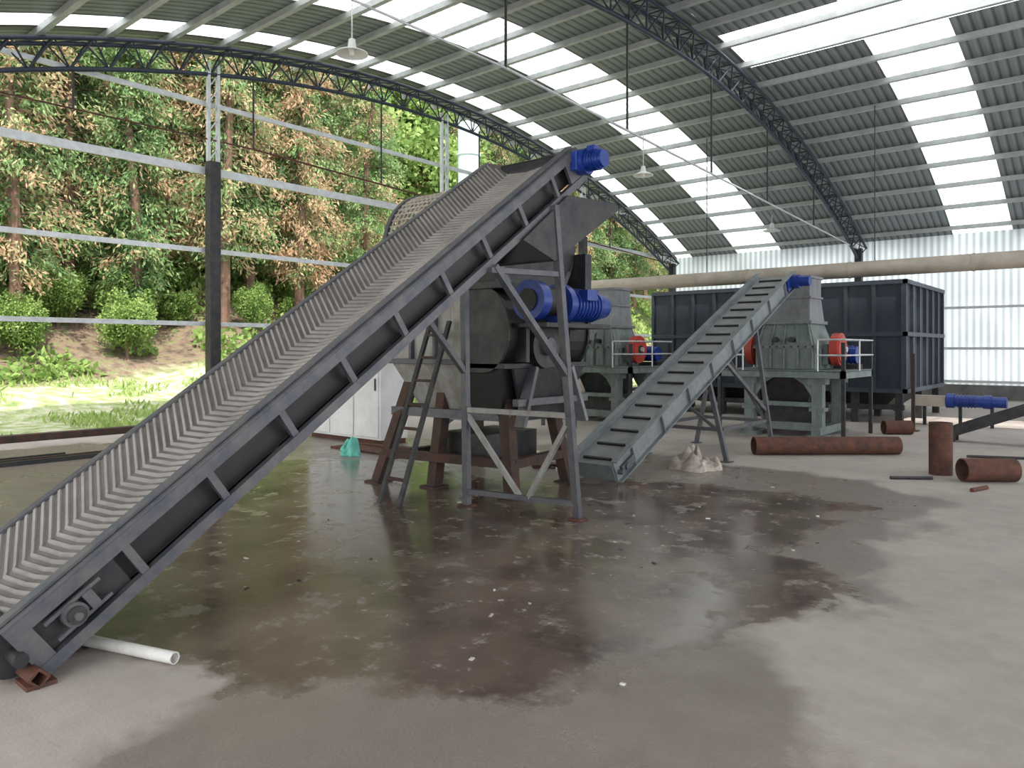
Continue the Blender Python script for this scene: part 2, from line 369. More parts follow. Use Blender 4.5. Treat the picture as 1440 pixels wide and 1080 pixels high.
def leaf_mesh(name,pos,dirv,ln,wd,tint,trunk,leafmat):
    n=len(pos); dirv=dirv/np.linalg.norm(dirv,axis=1)[:,None]
    rnd=rng.normal(size=(n,3)); side=np.cross(dirv,rnd); side/=np.linalg.norm(side,axis=1)[:,None]
    a=pos; tip=pos+dirv*ln[:,None]; mid=pos+dirv*(ln*.5)[:,None]
    l=mid+side*wd[:,None]; r=mid-side*wd[:,None]
    vs=np.stack([a,l,tip,r],1).reshape(-1,3)
    fs=np.arange(4*n).reshape(n,4)
    o=4*n; V=vs.tolist()+[tuple(v) for v in trunk.v]; Fs=fs.tolist()+[tuple(i+o for i in f) for f in trunk.f]
    me=bpy.data.meshes.new(name); me.from_pydata(V,[],Fs)
    me.materials.append(M[leafmat]); me.materials.append(M['bark'])
    mi=np.zeros(len(Fs),np.int32); mi[n:]=1; me.polygons.foreach_set('material_index',mi)
    tt=np.concatenate([np.repeat(tint,4),np.zeros(len(trunk.v))]).astype(np.float32)
    at=me.attributes.new('tint','FLOAT','POINT'); at.data.foreach_set('value',tt)
    me.update(); return me
def conifer(seed,H,Rm,rust):
    r=np.random.default_rng(seed); tr=B()
    segs=6; pts=[(r.normal()*.05*i,r.normal()*.05*i,H*i/segs) for i in range(segs+1)]
    for i in range(segs): tr.cyl(pts[i],pts[i+1],.2*(1-i/segs)+.02,'bark',8,.2*(1-(i+1)/segs)+.02,False)
    nb=240; pos=[];dv=[];tn=[]
    for k in range(nb):
        f=(k+r.random())/nb; z=H*(.13+.86*f); az=r.random()*6.283
        R=Rm*(.35+.65*(1-f)**.7)*(.65+.6*r.random())*(min(1,.45+f*5))
        d=np.array([math.cos(az),math.sin(az),0])
        if k%2==0: tr.cyl((0,0,z),tuple(d*R*.8+np.array([0,0,z+.1*R])),.025,'bark',4,.008,False)
        m=95; ff=r.random(m)**.6
        p=d[None]*(R*ff)[:,None]+r.normal(size=(m,3))*np.array([.16,.16,.15])
        p[:,2]+=z+.35*R*ff-.6*R*ff**2
        pos.append(p); dd=d[None]*.45+r.normal(size=(m,3))*.45; dd[:,2]-=.6; dv.append(dd)
        base=(.30 if r.random()>rust else .80)+r.normal()*.1
        tn.append(np.clip(base+(ff-.6)*.4+r.normal(size=m)*.12,0,1))
    pos=np.concatenate(pos);n=len(pos)
    return leaf_mesh('conifer',pos,np.concatenate(dv),r.uniform(.10,.28,n),r.uniform(.018,.045,n),np.concatenate(tn),tr,'needle')
def broad(seed,H,R):
    r=np.random.default_rng(seed); tr=B(); tr.cyl((0,0,-.5),(0,0,H*.6),.15,'bark',8,.08,False)
    pos=[];tn=[]
    for k in range(34):
        a=r.normal(size=3); a/=np.linalg.norm(a); c=a*np.array([R*.75,R*.75,H*.36])*r.random()**.3+np.array([0,0,H*.62])
        tr.cyl((0,0,H*.4),tuple(c),.04,'bark',4,.01,False)
        m=170; q=r.normal(size=(m,3)); q/=np.linalg.norm(q,axis=1)[:,None]; q*=(R*.36*r.random((m,1))**.4)
        pos.append(c+q); tn.append(np.clip(.4+.25*q[:,2]/R*2+r.normal(size=m)*.15+r.normal()*.12,0,1))
    pos=np.concatenate(pos);n=len(pos); dv=r.normal(size=(n,3)); dv[:,2]-=.3
    return leaf_mesh('broadleaf',pos,dv,r.uniform(.16,.34,n),r.uniform(.06,.12,n),np.concatenate(tn),tr,'leaf')
CON=[conifer(11,17,1.9,.34),conifer(12,16,1.7,.10),conifer(13,18,2.0,.55),conifer(14,15,1.6,.20),conifer(15,17,1.8,.75)]
BRD=[broad(21,6,2.6),broad(22,4.5,2.2)]
def put(me,name,x,y,s):
    o=bpy.data.objects.new(name,me); COL.objects.link(o); o.location=(x,y,hill(x,y)-.15); o.scale=(s,s,s*random.uniform(.95,1.1)); o.rotation_euler=(0,0,random.random()*6.28)
seq=[0,1,2,3,4,1,3]
front=[(-25.0,7.2,2),(-26.4,9.0,0),(-25.2,10.6,1),(-26.8,12.1,4),(-25.0,13.6,2),(-26.2,15.3,1),(-25.4,17.0,4),(-26.8,18.7,3),(-25.8,20.6,0),(-27.0,5.0,4),(-25.8,3.0,1)]
for x,y,k in front: put(CON[k],'conifer_tree',x,y,random.uniform(.9,1.05))
for row,(x0,sp,ya,yb) in enumerate([(-29,2.2,3,22.5),(-32,2.3,5,25),(-36,3,6,27),(-41,3.4,8,29),(-30,3.2,37,62),(-36,3.6,38,70),(-44,4.2,44,85),(-24,3.4,47,75)]):
    y=ya
    while y<yb:
        put(CON[random.choice(seq)],'conifer_tree',x0+random.uniform(-1,1),y+random.uniform(-.8,.8),random.uniform(.85,1.1)); y+=sp
for k in range(120):
    d=random.uniform(9,55) if k>50 else random.uniform(9.5,14)
    x=GX-d; y=random.uniform(3+d*.15,30+d*1.3) if k>50 else random.uniform(4,24)
    if d<16: s=random.uniform(.18,.42)
    else: s=random.uniform(.8,1.6)
    put(random.choice(BRD),'broadleaf_tree' if d>=16 else 'roadside_shrub',x,y,s)
# undergrowth (single mesh)
n=75000
d=8.5+36*rng.random(n)**1.5; xx=GX-d; yy=rng.uniform(2,65,n)
zz=np.array([hill(a,c) for a,c in zip(xx,yy)])+rng.random(n)**2*np.interp(d,[8,13],[.2,.7])
dv=rng.normal(size=(n,3)); dv[:,2]=abs(dv[:,2])
clump=np.array([mnoise.noise(Vector((a*.5,c*.5,7))) for a,c in zip(xx,yy)])
keep=clump>-.12+np.where(d<12,.12,0)
um=leaf_mesh('undergrowth',np.stack([xx,yy,zz],1)[keep],dv[keep],(.16+.012*d)[keep]*rng.uniform(.6,1.3,keep.sum()),(.03+.005*d)[keep],np.clip(.4+clump[keep]+rng.normal(size=keep.sum())*.15,0,1),B(),'leaf')
uo=bpy.data.objects.new('undergrowth',um); COL.objects.link(uo)
n=22000
xx=rng.uniform(GX-8.5,GX-.8,n); yy=rng.uniform(0,30,n); cl=np.array([mnoise.noise(Vector((a*.7,c*.7,1))) for a,c in zip(xx,yy)]); kp=(cl>.10)&~((abs(xx+17)<.6)&(abs(yy-17.9)<.6))
zz=np.array([hill(a,c) for a,c in zip(xx,yy)]); dv=rng.normal(size=(n,3))*.5; dv[:,2]=1
gm=leaf_mesh('grass',np.stack([xx,yy,zz],1)[kp],dv[kp],rng.uniform(.08,.25,kp.sum()),rng.uniform(.015,.035,kp.sum()),np.clip(.8+rng.normal(size=kp.sum())*.2,0,1),B(),'leaf')
go=bpy.data.objects.new('weed_patches',gm); COL.objects.link(go)

# chimney outside
b=B(); b.cyl((-17,17.9,.0),(-17,17.9,10.5),.36,'teal',28); b.cyl((-17,17.9,10.5),(-17,17.9,10.6),.42,'teal',28)
for z in (2,4,6,8): b.cyl((-17,17.9,z),(-17,17.9,z+.08),.40,'teal',28)
b.make('chimney_stack')

# ------------------------------------------------------------------ main belt conveyor
TH=math.atan(.698); CT,ST=math.cos(TH),math.sin(TH)
XN,XF=-4.03,-5.18; LC=5.60
def C(x,l,h): return (x,1.10+l*CT-h*ST,.26+l*ST+h*CT)
NRM=(0,-ST,CT)
root=empty('belt_conveyor')
f=B()
for x,sg in ((XN,1),(XF,-1)):
    f.beam(C(x,0,-.02),C(x,LC,-.02),.05,.07,'frame',NRM)
    f.beam(C(x-sg*.03,0,.018),C(x-sg*.03,LC,.018),.10,.012,'frame',NRM)
    f.beam(C(x,0,-.27),C(x,LC,-.27),.05,.06,'frame',NRM)
    f.beam(C(x-sg*.03,0,-.298),C(x-sg*.03,LC,-.298),.10,.012,'frame',NRM)
    l=.62
    while l<LC:
        f.beam(C(x,l,-.03),C(x,l,-.27),.035,.045,'frame',(0,CT,ST)); l+=.56
    f.beam(C(x-sg*.08,.5,-.14),C(x-sg*.08,LC-.1,-.14),.006,.22,'black',NRM)  # added black inset sheet, stands in for the shade below the belt
    f.beam(C(x,0,-.15),C(x,.10,-.15),.04,.26,'frame',NRM)
    f.beam(C(x-sg*.04,.05,-.15),C(x-sg*.04,.55,-.15),.01,.24,'dark',NRM)
    f.beam(C(x,LC-.25,-.15),C(x,LC+.02,-.15),.03,.28,'frame',NRM)
l=.5
while l<LC:
    f.beam(C(XN,l,-.28),C(XF,l,-.28),.05,.04,'frame',NRM); l+=1.12
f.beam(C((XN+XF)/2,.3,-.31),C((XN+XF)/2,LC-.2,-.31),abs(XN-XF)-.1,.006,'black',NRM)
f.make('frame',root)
# belt
W=abs(XN-XF); prof=[(XF+.06,.05),(XF+.36,-.07),(XF+.60,-.095),(XF+.84,-.07),(XN-.06,.035)]
bb=B(); n=60
vs=[];fs=[]
for i in range(n+1):
    l=-.04+(LC+.06)*i/n
    for x,h in prof: vs.append(C(x,l,h))
m=len(prof)
for i in range(n):
    for j in range(m-1): fs.append((i*m+j,i*m+j+1,(i+1)*m+j+1,(i+1)*m+j))
bb.add(vs,fs,'belt',False)
for x,h in (prof[0],prof[-1]): bb.beam(C(x,-.04,h),C(x,LC,h),.07,.015,'frame',NRM)
for lc,a0,a1 in ((LC,90,-90),(-.02,90,270)):
    vs=[];fs=[];k=14
    for i in range(k+1):
        a=math.radians(a0+(a1-a0)*i/k); rr=.12
        for x in (XF+.08,XN-.08): vs.append(C(x,lc+rr*math.cos(a),-.13+rr*math.sin(a)))
    for i in range(k): fs.append((2*i,2*i+1,2*i+3,2*i+2))
    bb.add(vs,fs,'belt',True)
bb.beam(C((XN+XF)/2,0,-.25),C((XN+XF)/2,LC,-.25),W-.16,.01,'belt',NRM)
def ph(x):
    for (xa,ha),(xb,hb) in zip(prof,prof[1:]):
        if xa<=x<=xb: return ha+(hb-ha)*(x-xa)/(xb-xa)
    return prof[-1][1]
apex=XF+.38
l0=-.6
def lr(x): 
    return abs(x-apex)*(.12 if x>apex else .70)
xsr=[XF+.09,XF+.2,XF+.36,apex,XF+.60,XF+.84,XN-.1]
while l0<LC+.2:
    for xa,xb in zip(xsr,xsr[1:]):
        la,lb=l0+lr(xa),l0+lr(xb)
        if min(la,lb)<-.03 or max(la,lb)>LC-.03: continue
        ha,hb=ph(xa),ph(xb); w=.026;t=.011
        q=[C(xa,la,ha),C(xb,lb,hb),C(xb,lb+w,hb),C(xa,la+w,ha),C(xa,la+.004,ha+t),C(xb,lb+.004,hb+t),C(xb,lb+w-.004,hb+t),C(xa,la+w-.004,ha+t)]
        bb.hexa(q,'rib')
    l0+=.054
bb.make('chevron_belt',root)
# pulleys
p=B()
for lc in (-.02,LC): p.cyl(C(XN+.06,lc,-.13),C(XF-.06,lc,-.13),.035,'dark',12); p.cyl(C(XN-.07,lc,-.13),C(XF+.07,lc,-.13),.115,'dark',24)
l=.6
while l<LC: 
    p.cyl(C(XF+.34,l,-.135),C(XF+.82,l,-.135),.03,'dark',10); l+=.9
p.cyl(C(XN+.0,.26,-.14),C(XN+.06,.26,-.14),.06,'frame',18); p.cyl(C(XN+.05,.26,-.14),C(XN+.08,.26,-.14),.045,'dark',12); p.cyl(C(XN+.05,.26,-.14),C(XN+.10,.26,-.14),.02,'frame',12)
p.beam(C(XN+.02,.14,-.085),C(XN+.02,.44,-.085),.025,.018,'frame',NRM); p.beam(C(XN+.02,.14,-.195),C(XN+.02,.44,-.195),.025,.018,'frame',NRM)
p.beam(C(XN+.03,.33,-.14),C(XN+.03,.38,-.14),.04,.10,'frame',NRM)
p.make('pulleys',root)
# motor
g=B()
a=Vector(C(XN+.02,LC-.03,-.12)); 
g.cyl(a,a+Vector((.10,0,0)),.12,'blue',20); g.cyl(a+Vector((.10,0,0)),a+Vector((.25,0,0)),.09,'blue',20)
for k in range(4): g.cyl(a+Vector((.12+k*.03,0,0)),a+Vector((.13+k*.03,0,0)),.10,'blue',20)
g.cyl(a+Vector((.25,0,0)),a+Vector((.28,0,0)),.08,'blue',20)
g.box(tuple(a+Vector((.11,-.05,.07))),tuple(a+Vector((.2,.04,.13))),'blue')
g.box(tuple(a+Vector((-.02,-.14,-.1))),tuple(a+Vector((.06,.12,.08))),'blue')
g.make('gear_motor',root,.006)
# legs
s=B()
def zrail(t): return .014+.698*(t-1.27)
A0=(XN+.04,5.68,0);A1=(XN+.04,5.31,zrail(5.31)+.05);B0=(XF-.02,5.45,0);B1=(XF-.02,5.40,zrail(5.4)+.05)
def on(P,Q,z): k=(z-P[2])/(Q[2]-P[2]); return tuple(P[i]+(Q[i]-P[i])*k for i in range(3))
s.beam(A0,A1,.06,.07,'frame',(1,0,0)); s.beam(B0,B1,.06,.07,'frame',(1,0,0))
for z in (.15,.98): s.beam(on(A0,A1,z),on(B0,B1,z),.05,.05,'lgrey' if z>.5 else 'frame')
mid=Vector(on(A0,A1,.15)).lerp(Vector(on(B0,B1,.15)),.42)
s.beam(on(A0,A1,.95),mid,.045,.045,'lgrey'); s.beam(on(B0,B1,.95),mid+Vector((-.1,0,0)),.045,.045,'lgrey')
for x,P,Q in ((XN+.04,A0,A1),(XF-.02,B0,B1)):
    s.beam((x,4.5,zrail(4.5)),on(P,Q,1.35),.05,.06,'frame',(1,0,0))
    s.beam((x,4.45,zrail(4.45)),on(P,Q,2.27),.045,.045,'frame',(1,0,0))
s.box((A0[0]-.07,A0[1]-.07,0),(A0[0]+.07,A0[1]+.07,.015),'rust'); s.box((B0[0]-.07,B0[1]-.07,0),(B0[0]+.07,B0[1]+.07,.015),'rust')
s.make('support_stand',root)
# discharge chute
c=B()
c.hexa([(XN+.06,5.30,2.38),(XF,5.30,2.38),(XF,6.35,2.98),(XN+.06,6.35,2.98),(XN+.06,5.29,2.40),(XF,5.29,2.40),(XF,6.34,3.0),(XN+.06,6.34,3.0)],'dark')
for x in (XN+.05,XF): c.prism([(x,4.85,2.52),(x,5.30,2.38),(x,6.36,3.0),(x,6.30,3.05),(x,5.5,3.0)],(.012,0,0),'dark')
c.make('discharge_chute',root)
fb=B(); fb.tube((XN-.08,1.22,.05),(XN+.1,1.22,.05),.05,.035,'rust',4); fb.box((XN-.07,1.17,0),(XN+.09,1.3,.02),'rust')
fb.box((XF-.08,1.17,0),(XF+.09,1.3,.03),'rust'); fb.make('foot_block',root)

# ------------------------------------------------------------------ first shredder behind the conveyor
root=empty('primary_shredder')
m=B()
m.box((-6.9,5.9,1.45),(-5.72,7.4,2.28),'lgrey')
m.frus((-6.6,-5.72,6.15,7.2),.85,(-6.9,-5.72,5.9,7.4),1.45,'lgrey')
m.box((-6.95,5.86,2.24),(-5.15,7.44,2.32),'dark'); m.box((-6.95,5.86,1.42),(-5.7,7.44,1.48),'frame')
for x in (-6.5,-6.1): m.box((x-.02,5.84,1.48),(x+.02,5.9,2.24),'frame')
# rounded dark rotor housing (barrel section with flat ends)
pts=[]
for k in range(13):
    a=math.pi*(-.5+k/12); pts.append((-5.42+.36*math.cos(a),5.93,1.80+.44*math.sin(a)))
pts+=[(-5.72,5.93,2.24),(-5.72,5.93,1.36)]
m.prism(pts,(0,1.47,0),'black')
for y in (5.90,6.3,6.65,7.0,7.38):
    rp=[(px_+(.035 if px_>-5.7 else 0),y,1.80+(pz-1.80)*1.06) for px_,_,pz in pts]
    m.prism(rp,(0,.035,0),'dark')
m.prism([(-5.72,5.93,1.42),(-5.14,5.93,1.42),(-5.3,6.1,.8),(-5.72,6.1,.8)],(0,1.2,0),'black')
m.box((-5.75,5.9,1.38),(-5.08,7.42,1.44),'dark')
m.cyl((-5.9,6.5,1.62),(-4.98,6.5,1.62),.24,'dark',28); m.cyl((-4.98,6.5,1.62),(-4.92,6.5,1.62),.10,'frame',18)
m.prism([(-5.08,6.0,1.38),(-5.08,7.3,1.38),(-5.2,6.95,.8),(-5.2,6.3,.8)],(.04,0,0),'dark')
m.beam((-5.02,6.08,.75),(-5.02,6.3,1.40),.05,.14,'frame',(1,0,0)); m.beam((-5.02,7.25,.75),(-5.02,6.95,1.40),.05,.14,'hgrey',(1,0,0))
m.box((-5.06,6.0,.98),(-4.98,7.3,1.06),'frame')
m.box((-5.5,7.42,1.9),(-5.1,7.55,2.75),'dark')
m.make('casing',root,.006)
h=B()
h.frus((-6.7,-5.3,6.0,7.3),2.32,(-7.05,-5.25,5.95,7.45),2.85,'dark')
h.make('hopper',root)
sc=B(); ns=26; nl=24; cy,cz,R=6.7,2.85,.72; vs=[];fs=[]
for i in range(nl+1):
    x=-7.1+1.8*i/nl
    for j in range(ns+1):
        a=math.pi*j/ns; vs.append((x,cy-R*math.cos(a),cz+R*math.sin(a)))
for i in range(nl):
    for j in range(ns): 
        a0=i*(ns+1)+j; fs.append((a0,a0+1,a0+ns+2,a0+ns+1))
sc.add(vs,fs,'beige')
vs=[];fs=[]
for k in range(7):
    for j in range(ns+1):
        a=math.pi*j/ns; r=R*k/6+.001; vs.append((-7.1,cy-r*math.cos(a),cz+r*math.sin(a)))
for k in range(6):
    for j in range(ns): a0=k*(ns+1)+j; fs.append((a0,a0+1,a0+ns+2,a0+ns+1))
sc.add(vs,fs,'beige')
so=sc.make('mesh_guard',root); wm=so.modifiers.new('w','WIREFRAME'); wm.thickness=.028
q=B(); q.tube((-7.12,cy,cz),(-7.06,cy,cz),R+.03,R-.04,'frame',36); q.tube((-5.34,cy,cz),(-5.28,cy,cz),R+.03,R-.04,'frame',36)
q.cyl((-7.0,cy,cz),(-5.4,cy,cz),.42,'rust',24)
q.make('drum_rings',root)
g=B()
g.cyl((-4.78,5.92,2.1),(-4.78,6.06,2.1),.21,'blue',28); g.cyl((-4.78,5.90,2.1),(-4.78,5.93,2.1),.12,'black',20)
g.cyl((-4.78,6.06,2.1),(-4.78,6.4,2.1),.15,'black',20)
g.cyl((-4.78,6.4,2.08),(-4.78,6.5,2.08),.22,'blue',28)
g.cyl((-4.78,6.5,2.08),(-4.78,7.1,2.08),.17,'blue',24)
for k in range(9): g.cyl((-4.78,6.54+k*.06,2.08),(-4.78,6.555+k*.06,2.08),.185,'blue',24)
g.cyl((-4.78,7.1,2.08),(-4.78,7.3,2.08),.16,'blue',24,.13)
g.box((-4.66,6.65,2.12),(-4.54,6.85,2.24),'blue')
g.box((-5.15,6.0,1.82),(-4.6,7.2,1.87),'dark'); g.box((-5.1,6.1,1.45),(-4.95,6.16,1.82),'dark')
g.make('drive_motor',root,.005)
l=B()
for x0,y0,x1,y1 in ((-6.95,5.75,-6.7,6.1),(-5.1,6.05,-5.35,6.2),(-6.95,7.5,-6.7,7.2),(-5.2,7.2,-5.4,7.0),(-6.2,5.95,-6.2,6.15)):
    l.beam((x0,y0,0),(x1,y1,1.3),.13,.13,'rustd',(1,0,0)); l.box((x0-.12,y0-.12,0),(x0+.12,y0+.12,.02),'rustd')
l.beam((-6.9,5.82,.35),(-5.15,6.1,.35),.1,.1,'rustd'); l.beam((-6.9,5.95,.85),(-5.2,6.15,.85),.1,.1,'frame')
l.beam((-5.15,6.1,.35),(-5.25,7.15,.35),.1,.1,'rustd'); l.beam((-6.95,5.8,.3),(-6.95,7.45,.3),.1,.1,'rustd')
l.box((-6.3,6.2,.3),(-5.6,7.1,.62),'dark')
l.make('base_legs',root)
la=B(); 
for x in (0,.3): la.beam((-5.97+x,4.95,0),(-6.12+x,5.82,1.9),.035,.05,'dark',(1,0,0))
for k in range(1,8):
    z=k*.25; fr=z/1.9; la.beam((-5.97-.15*fr,4.95+.87*fr,z),(-5.67-.15*fr,4.95+.87*fr,z),.03,.03,'rustd')
la.box((-6.0,4.9,0),(-5.92,5.0,.012),'frame'); la.make('access_ladder',root)

# white cabinets
b=B()
b.box((-11.5,7.9,.08),(-9.5,8.5,1.9),'white'); b.box((-11.5,7.95,0),(-9.5,8.45,.08),'rust')
for x in (-11.5,-10.83,-10.17): 
    b.box((x+.03,7.88,.12),(x+.63,7.9,1.86),'white'); b.box((x+.55,7.86,.9),(x+.58,7.88,1.1),'dark')
b.make('control_cabinet',None,.006)

# ------------------------------------------------------------------ second conveyor
TH2=math.radians(24.6); c2,s2=math.cos(TH2),math.sin(TH2); XA,XB=-4.70,-5.30; L2=6.5
def D(x,l,h): return (x,7.45+l*c2-h*s2,.14+l*s2+h*c2)
N2=(0,-s2,c2)
root=empty('feed_conveyor')
f=B()
for x,sg in ((XA,1),(XB,-1)):
    f.beam(D(x,0,.0),D(x,L2,.0),.02,.26,'conv2',N2)
    f.beam(D(x+sg*.025,0,.135),D(x+sg*.025,L2,.135),.08,.012,'conv2',N2)
    f.beam(D(x+sg*.025,0,-.135),D(x+sg*.025,L2,-.135),.08,.012,'conv2',N2)
    l=.4
    while l<L2: f.beam(D(x+sg*.03,l,-.13),D(x+sg*.03,l,.13),.04,.012,'conv2',(0,c2,s2)); l+=.8
l=.3
while l<L2: f.beam(D(XA,l,-.12),D(XB,l,-.12),.04,.03,'conv2',N2); l+=.8
f.beam(D(XA,-.02,0),D(XB,-.02,0),.2,.012,'conv2',(0,c2,s2))
f.make('frame',root)
f=B()
f.beam(D((XA+XB)/2,0,.05),D((XA+XB)/2,L2,.05),.57,.012,'belt2',N2)
f.beam(D((XA+XB)/2,0,-.1),D((XA+XB)/2,L2,-.1),.54,.01,'belt',N2)
l=.15
while l<L2: f.beam(D(XA-.12,l,.068),D(XB+.08,l,.068),.03,.028,'black',N2); l+=.34
f.make('cleated_belt',root)
f=B()
for lc in (.06,L2-.02): f.cyl(D(XA+.08,lc,-.03),D(XB-.08,lc,-.03),.03,'frame'); f.cyl(D(XA-.02,lc,-.04),D(XB+.02,lc,-.04),.07,'dark',20)
f.beam(D(XA+.03,.1,-.03),D(XA+.03,.4,-.03),.04,.1,'frame',N2); f.cyl(D(XA+.03,.2,-.03),D(XA+.07,.2,-.03),.045,'frame')
f.beam(D(XA+.03,L2-.4,.0),D(XA+.03,L2,.0),.03,.2,'blue',N2)
a=Vector(D(XA+.03,L2-.15,.0)); f.cyl(a,a+Vector((.14,0,0)),.12,'blue',20); f.cyl(a+Vector((.14,0,0)),a+Vector((.32,0,0)),.09,'blue',18)
f.make('gear_motor',root)
s=B()
def z2(t): return .14+(t-7.45)*s2/c2-.15
for t in (9.9,11.6):
    s.beam((XA+.30,t,0),(XA+.03,t,z2(t)),.06,.06,'frame',(0,1,0)); s.beam((XB-.40,t,0),(XB-.03,t,z2(t)),.06,.06,'frame',(0,1,0))
    s.beam((XA+.2,t,.45),(XB-.3,t,.45),.05,.05,'frame'); s.box((XA+.23,t-.08,0),(XA+.37,t+.08,.015),'frame'); s.box((XB-.47,t-.08,0),(XB-.33,t+.08,.015),'frame')
    s.beam((XA+.22,t,.4),(XB-.05,t,z2(t)-.1),.04,.04,'frame')
s.beam((XA+.2,9.95,.45),(XA+.2,11.6,.45),.05,.05,'frame'); s.beam((XB-.3,9.95,.45),(XB-.3,11.6,.45),.05,.05,'frame')
s.beam((XA+.02,10.5,z2(10.5)),(XA+.2,11.6,.6),.05,.05,'frame')
s.make('support_stand',root)

# ------------------------------------------------------------------ hammer crushers on platforms
def crusher(x,y,name):
    root=empty(name); b=B()
    b.box((x-.55,y-.5,1.22),(x+.55,y+.5,1.62),'grey'); b.box((x-.58,y-.53,1.60),(x+.58,y+.53,1.66),'grey')
    b.frus((x-.55,x+.55,y-.5,y+.5),1.66,(x-.42,x+.42,y-.42,y+.42),2.05,'grey'); b.box((x-.47,y-.47,2.05),(x+.47,y+.47,2.11),'grey')
    b.frus((x-.42,x+.42,y-.40,y+.42),2.11,(x-.42,x+.36,y-.22,y+.42),2.55,'hgrey'); b.box((x-.42,y-.22,2.55),(x+.36,y+.42,2.92),'hgrey')
    b.box((x-.45,y-.25,2.9),(x+.39,y+.45,2.95),'hgrey'); b.box((x-.45,y-.25,2.53),(x+.39,y+.45,2.57),'hgrey')
    for dx in (-.5,-.25,0,.25,.5):
        b.box((x+dx-.015,y-.56,1.24),(x+dx+.015,y-.5,1.6),'grey')
        b.hexa([(x+dx-.012,y-.56,1.66),(x+dx+.012,y-.56,1.66),(x+dx+.012,y-.5,1.66),(x+dx-.012,y-.5,1.66),(x+dx*.8-.012,y-.46,2.05),(x+dx*.8+.012,y-.46,2.05),(x+dx*.8+.012,y-.42,2.05),(x+dx*.8-.012,y-.42,2.05)],'grey')
    for dy in (-.35,0,.35): b.box((x+.55,y+dy-.015,1.24),(x+.60,y+dy+.015,1.6),'grey')
    for dx in (-.15,.15): b.cyl((x+dx,y-.62,1.76),(x+dx,y-.5,1.76),.05,'dark')
    for k in range(9): b.cyl((x-.52+k*.13,y-.55,1.63),(x-.52+k*.13,y-.52,1.63),.018,'dark',8)
    b.make('casing',root,.006)
    b=B()
    b.cyl((x-.95,y,1.58),(x+.95,y,1.58),.05,'galv')
    for sg in (-1,1):
        b.box((x+sg*.58-.08,y-.15,1.3),(x+sg*.58+.08,y+.15,1.68),'grey'); b.cyl((x+sg*.72,y,1.58),(x+sg*.86,y,1.58),.30,'red',32)
        b.cyl((x+sg*.70,y,1.58),(x+sg*.88,y,1.58),.26,'red',28); b.cyl((x+sg*.69,y,1.58),(x+sg*.9,y,1.58),.09,'dark',16)
    b.make('flywheels',root,.01)
    b=B()
    X0,X1,Y0,Y1=x-1.15,x+1.15,y-.85,y+.9
    b.box((X0,Y0,1.08),(X1,Y0+.08,1.2),'grey'); b.box((X0,Y1-.08,1.08),(X1,Y1,1.2),'grey'); b.box((X0,Y0,1.08),(X0+.08,Y1,1.2),'grey'); b.box((X1-.08,Y0,1.08),(X1,Y1,1.2),'grey')
    b.box((X0,Y0,1.19),(X1,Y1,1.215),'grey')
    for xx in (x-.62,x+.62):
        b.box((xx-.08,y-.7,.06),(xx+.08,y+.7,.2),'grey')
        for yy in (y-.55,y+.55):
            b.box((xx-.09,yy-.09,.2),(xx+.09,yy+.09,1.1),'grey'); b.box((xx-.16,yy-.14,0),(xx+.16,yy+.14,.06),'grey'); b.box((xx-.15,yy-.13,.96),(xx+.15,yy+.13,1.08),'grey')
            b.box((xx-.13,yy-.12,.48),(xx+.13,yy+.12,.54),'grey')
            sg=1 if xx>x else -1
            b.prism([(xx-sg*.09,yy-.03,1.08),(xx-sg*.45,yy-.03,1.08),(xx-sg*.25,yy-.03,.95),(xx-sg*.09,yy-.03,.7)],(0,.06,0),'grey')
    b.box((x-.62,y-.6,.12),(x+.62,y-.48,.26),'grey'); b.box((x-.62,y-.6,.55),(x+.62,y-.52,.63),'grey'); b.box((x-.62,y+.5,.12),(x+.62,y+.6,.26),'grey')
    b.box((x-.45,y-.4,.25),(x+.45,y+.4,.6),'dark'); b.frus((x-.35,x+.35,y-.3,y+.3),.6,(x-.5,x+.5,y-.45,y+.45),1.1,'dark')
    for (qx,qy) in ((X1-.03,Y0+.03),(X1-.03,Y1-.03),(X0+.03,Y0+.03),(X0+.03,Y1-.03)):
        b.box((qx-.03,qy-.03,0),(qx+.03,qy+.03,1.7 if qx>x else 1.08),'dark')
    for px_,py_ in ((X0,Y0),(X0+.5,Y0),(X1-.45,Y0),(X1,(Y0+Y1)/2),(X0,Y1),(X0,(Y0+Y1)/2)):
        b.cyl((px_,py_,1.2),(px_,py_,1.75),.016,'galv',8)
    for z in (1.48,1.75):
        for p_,q_ in (((X0,Y0),(X0+.5,Y0)),((X1-.45,Y0),(X1,Y0)),((X1,Y0),(X1,Y1)),((X0,Y0),(X0,Y1)),((X0,Y1),(X1,Y1))): b.cyl((*p_,z),(*q_,z),.016,'galv',8)
    b.make('platform_stand',root)
    b=B()
    b.box((x+.2,y+.5,1.215),(x+1.0,y+.8,1.3),'dark'); b.cyl((x+.3,y+.66,1.48),(x+.95,y+.66,1.48),.16,'blue',20)
    for k in range(8): b.cyl((x+.36+k*.07,y+.66,1.48),(x+.375+k*.07,y+.66,1.48),.175,'blue',20)
    b.make('electric_motor',root)
crusher(-4.95,14.15,'hammer_crusher'); crusher(-9.15,14.15,'hammer_crusher')
b=B()
def E(x,l,h): return (x,9.3+l*c2-h*s2,.35+l*s2+h*c2)
b.beam(E(-8.7,0,0),E(-8.7,4.2,0),.02,.24,'conv2',N2); b.beam(E(-9.4,0,0),E(-9.4,4.2,0),.02,.24,'conv2',N2)
b.beam(E(-9.05,0,.0),E(-9.05,4.2,0),.66,.012,'belt2',N2)
for t,z in ((10.2,.6),(12.2,1.5)):
    for x in (-8.65,-9.45): b.beam((x,t,0),(x,t,z),.06,.06,'frame')
b.make('inclined_conveyor')

